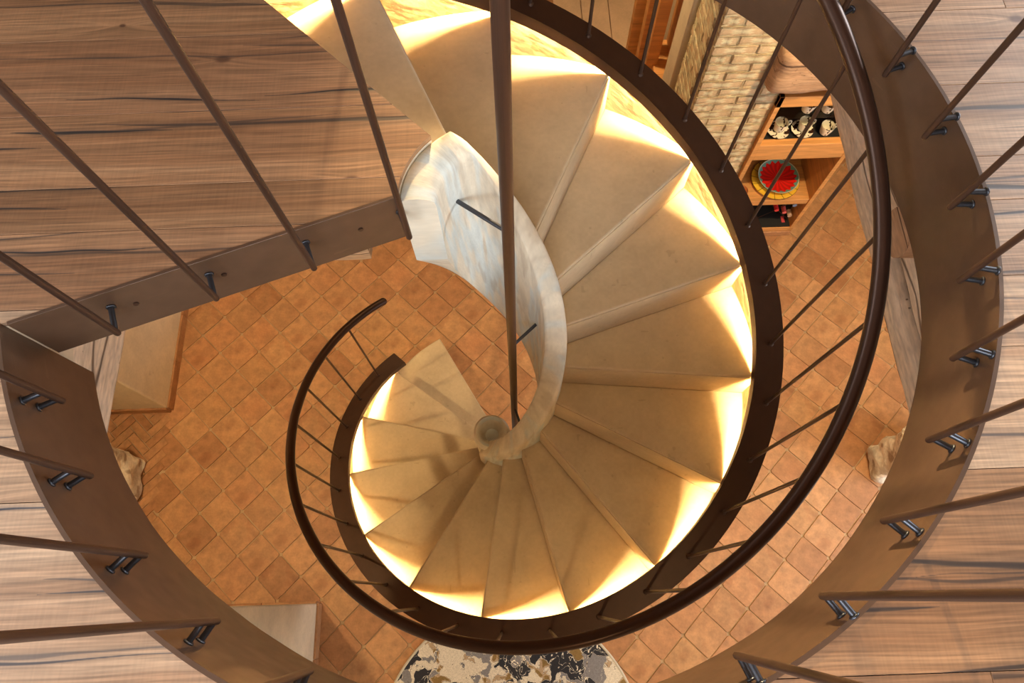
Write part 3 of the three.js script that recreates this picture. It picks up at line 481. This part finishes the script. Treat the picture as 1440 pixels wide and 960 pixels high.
  const cup = (x, y, z, label, saucer) => {
    const g = thing('cup', label, 'cup', [x, y + (saucer ? 0.012 : 0), z]), m = M({ map: spots, roughness: 0.25 });
    mesh('bowl', shell2([[0, 0.002], [0.022, 0.001], [0.03, 0.01], [0.038, 0.05], [0.041, 0.072], [0.038, 0.072], [0.034, 0.05], [0.024, 0.012], [0, 0.008]]), m, g);
    mesh('handle', new THREE.TorusGeometry(0.02, 0.005, 8, 18).translate(0.052, 0.04, 0).rotateY(0.3), m, g);
    if (saucer) { const s = mesh('saucer', topUV(shell2(bowlP(0.068, 0.014)), 0.068), m); s.position.set(x, y, z); tag(s, saucer, 'saucer'); } };
  cup(1.545 * S, y2, zf - 0.085, 'dark patterned cup with saucer next to the oak side panel', 'patterned saucer nearest the oak side panel');
  cup(1.68 * S, y2, zf - 0.085, 'dark patterned cup with saucer between two other cups', 'patterned saucer between the mug and another saucer');
  cup(1.8 * S, y2, zf - 0.06, 'spotted mug without saucer on the thick oak shelf');
  cup(1.625 * S, yg, zf - 0.06, 'white spotted cup on glass shelf, further from the grey beam');
  cup(1.73 * S, yg, zf - 0.055, 'white spotted cup on glass shelf, close to the grey beam');
  const cap = [[0.72, 0.04, 0.05], [0.7, 0.12, 0.12], [0.62, 0.45, 0.36], [0.62, 0.08, 0.09], [0.2, 0.3, 0.5]];
  [[1.80, 1.45], [1.862, 1.27], [1.915, 1.0], [1.9, 0.5], [1.9, 1.75]].forEach(([x, k], i) => {
    const b = thing('wine_bottle', ['bottle with bright red cap lying high in rack', 'bottle with dull red cap lying mid rack', 'bottle with cream cap lying in rack', 'bottle with dark red cap lying low in rack', 'bottle with blue cap lying in rack'][i], 'bottle', [x * S, H(k), zf - 0.03], 'bottles in the wine rack');
    mesh('glass_body', new THREE.LatheGeometry([[0, 0], [0.036, 0], [0.037, 0.17], [0.014, 0.2], [0.014, 0.22]].map(q => new THREE.Vector2(...q)), 20).rotateX(Math.PI / 2).translate(0, 0, -0.25), mat.black, b);
    mesh('cap', new THREE.CylinderGeometry(0.0155, 0.0155, 0.05, 16).rotateX(Math.PI / 2).translate(0, 0, -0.02), M({ color: tint(...cap[i]), roughness: 0.4 }), b); });
}
// ------------------------------------------------------------------ door recess, shutters and pale step to the north
{
  const d = struct(new THREE.Group(), 'brown wooden door with black pull in the recess'); d.name = 'door_1'; scene.add(d);
  mesh('leaf', boxUV(rbox(1.1 * S, 1.14 * S, H(4), H(12), -2.62 * S, -2.155 * S, 0.003)), mat.joinery, d);
  mesh('ledge', boxUV(rbox(0.99 * S, 1.19 * S, 0.002, H(3.98), -2.62 * S, -2.155 * S, 0.004)), mat.joinery, d);
  mesh('handle', rbox(1.085 * S, 1.098 * S, H(4.9), H(5.6), -2.4 * S, -2.385 * S, 0.003), mat.black, d);
  [[0.945, -2.42, -2.47, 'oak shutter board closest to the door recess'], [0.908, -2.51, -2.58, 'oak shutter board between two others'], [0.882, -2.72, -2.78, 'oak shutter board set furthest from the door recess']].forEach(([x, z0, z1, label]) => {
    const s = thing('shutter_board', label, 'board', [x * S + 0.03, 0, (z0 + z1) / 2 * S], 'upright oak boards');
    mesh('panel', boxUV(rbox(-0.03, 0.05, 0.002, H(11.5), (z1 - z0) / 2 * S, (z0 - z1) / 2 * S, 0.003)), mat.joinery, s); });
  for (let i = 0; i < 3; i++) tag(mesh('stone_slab', boxUV(rbox((0.45 + i * 0.22) * S, (0.665 + i * 0.22) * S, -0.005, 0.03, -4.1, -3.05 * S, 0.004)), M({ map: plasterTex, roughness: 0.7, color: tint(0.95, 0.8, 0.74) })), ['pale pink floor slab away from the oak boards', 'pale pink floor slab between two others', 'pale pink floor slab beside the oak boards'][i], 'slab', 'pink slabs by the oak boards');
}
// ------------------------------------------------------------------ ceiling downlights of the lower storey
function downlight(x, z, I, label, angle = 1.2, col = WARM) {
  const t = thing('ceiling_downlight', label, 'lamp', [x * S, YC, z * S]);
  mesh('housing', new THREE.LatheGeometry([[0.036, -0.001], [0.05, -0.001], [0.05, -0.008], [0.036, -0.012]].map(q => new THREE.Vector2(...q)), 28), mat.white, t);
  mesh('diffuser', new THREE.CylinderGeometry(0.036, 0.036, 0.006, 24).translate(0, -0.005, 0), mat.lamp, t);
  const l = new THREE.SpotLight(col, I, 0, angle, 0.6, 2); l.position.set(0, -0.02, 0); l.target.position.set(0, -2, 0); l.castShadow = true; l.shadow.radius = 2; t.add(l, l.target);
}
downlight(-1.7, 0.1, I_DOWN * 1.9, 'round ceiling downlight near the brick threshold');
downlight(-1.6, -1.3, I_DOWN * 0.5, 'round ceiling downlight near the cream wall');
downlight(1.85, -0.95, I_DOWN * 2.4, 'round ceiling downlight in front of the shelf niche');
downlight(1.6, 0.9, I_DOWN * 1.2, 'round ceiling downlight over the plain tiles by the rug');
downlight(0.5, -2.6, I_DOWN * 2, 'round ceiling downlight beside the pink slabs');
downlight(-0.2, 1.7, I_DOWN * 0.6, 'round ceiling downlight over the marbled rug');
{ // added unseen lamp north of the stair, put in to warm the south fascia
  const t = thing('added_fascia_lamp', 'added low warm lamp, unseen beyond the top of the stair, lighting the south fascia', 'lamp', [0.0, Y17 + 0.001, -3.0]);
  mesh('base', new THREE.CylinderGeometry(0.09, 0.1, 0.02, 32).translate(0, 0.011, 0), mat.black, t);
  mesh('stem', rod([0, 0.02, 0], [0, 0.46, 0], 0.01, 12), mat.black, t);
  mesh('shade', new THREE.LatheGeometry([[0.02, -0.07], [0.07, -0.02], [0.072, 0.05], [0.068, 0.05], [0.066, -0.018], [0.018, -0.066]].map(q => new THREE.Vector2(...q)), 32).rotateX(Math.PI / 2 + 0.12).rotateY(0.09).translate(0, 0.5, 0), mat.black, t);
  const dir = new THREE.Vector3(0.35, -0.42, 4.0).normalize();
  mesh('diffuser', new THREE.SphereGeometry(0.03, 20, 12).translate(dir.x * 0.03, 0.5 + dir.y * 0.03, dir.z * 0.03), mat.lamp, t);
  const l = new THREE.SpotLight(WARM, 115, 0, 0.28, 0.5, 2); l.position.set(dir.x * 0.09, 0.5 + dir.y * 0.09, dir.z * 0.09); l.target.position.set(0.35, 0.08, 4.0); l.castShadow = true; l.shadow.radius = 2; t.add(l, l.target);
}
{ // added fill spot, unseen above the stair well, giving the treads warm light
  const t = thing('added_fill_spot', 'added warm fill spot, unseen above the eye of the stair', 'lamp', [0.35, YT, 0]);
  mesh('housing', new THREE.CylinderGeometry(0.04, 0.04, 0.12, 24, 1, true).translate(0, -0.06, 0), mat.black, t);
  mesh('diffuser', new THREE.CylinderGeometry(0.034, 0.034, 0.004, 24).translate(0, -0.11, 0), mat.lamp, t);
  const l = new THREE.SpotLight(LED, 4.5, 0, 0.31, 0.6, 2); l.position.set(0, -0.125, 0); l.target.position.set(-0.1, 1.6 - YT, -0.05); l.castShadow = true; l.shadow.radius = 2; t.add(l, l.target);
}
renderer.render(scene, camera);
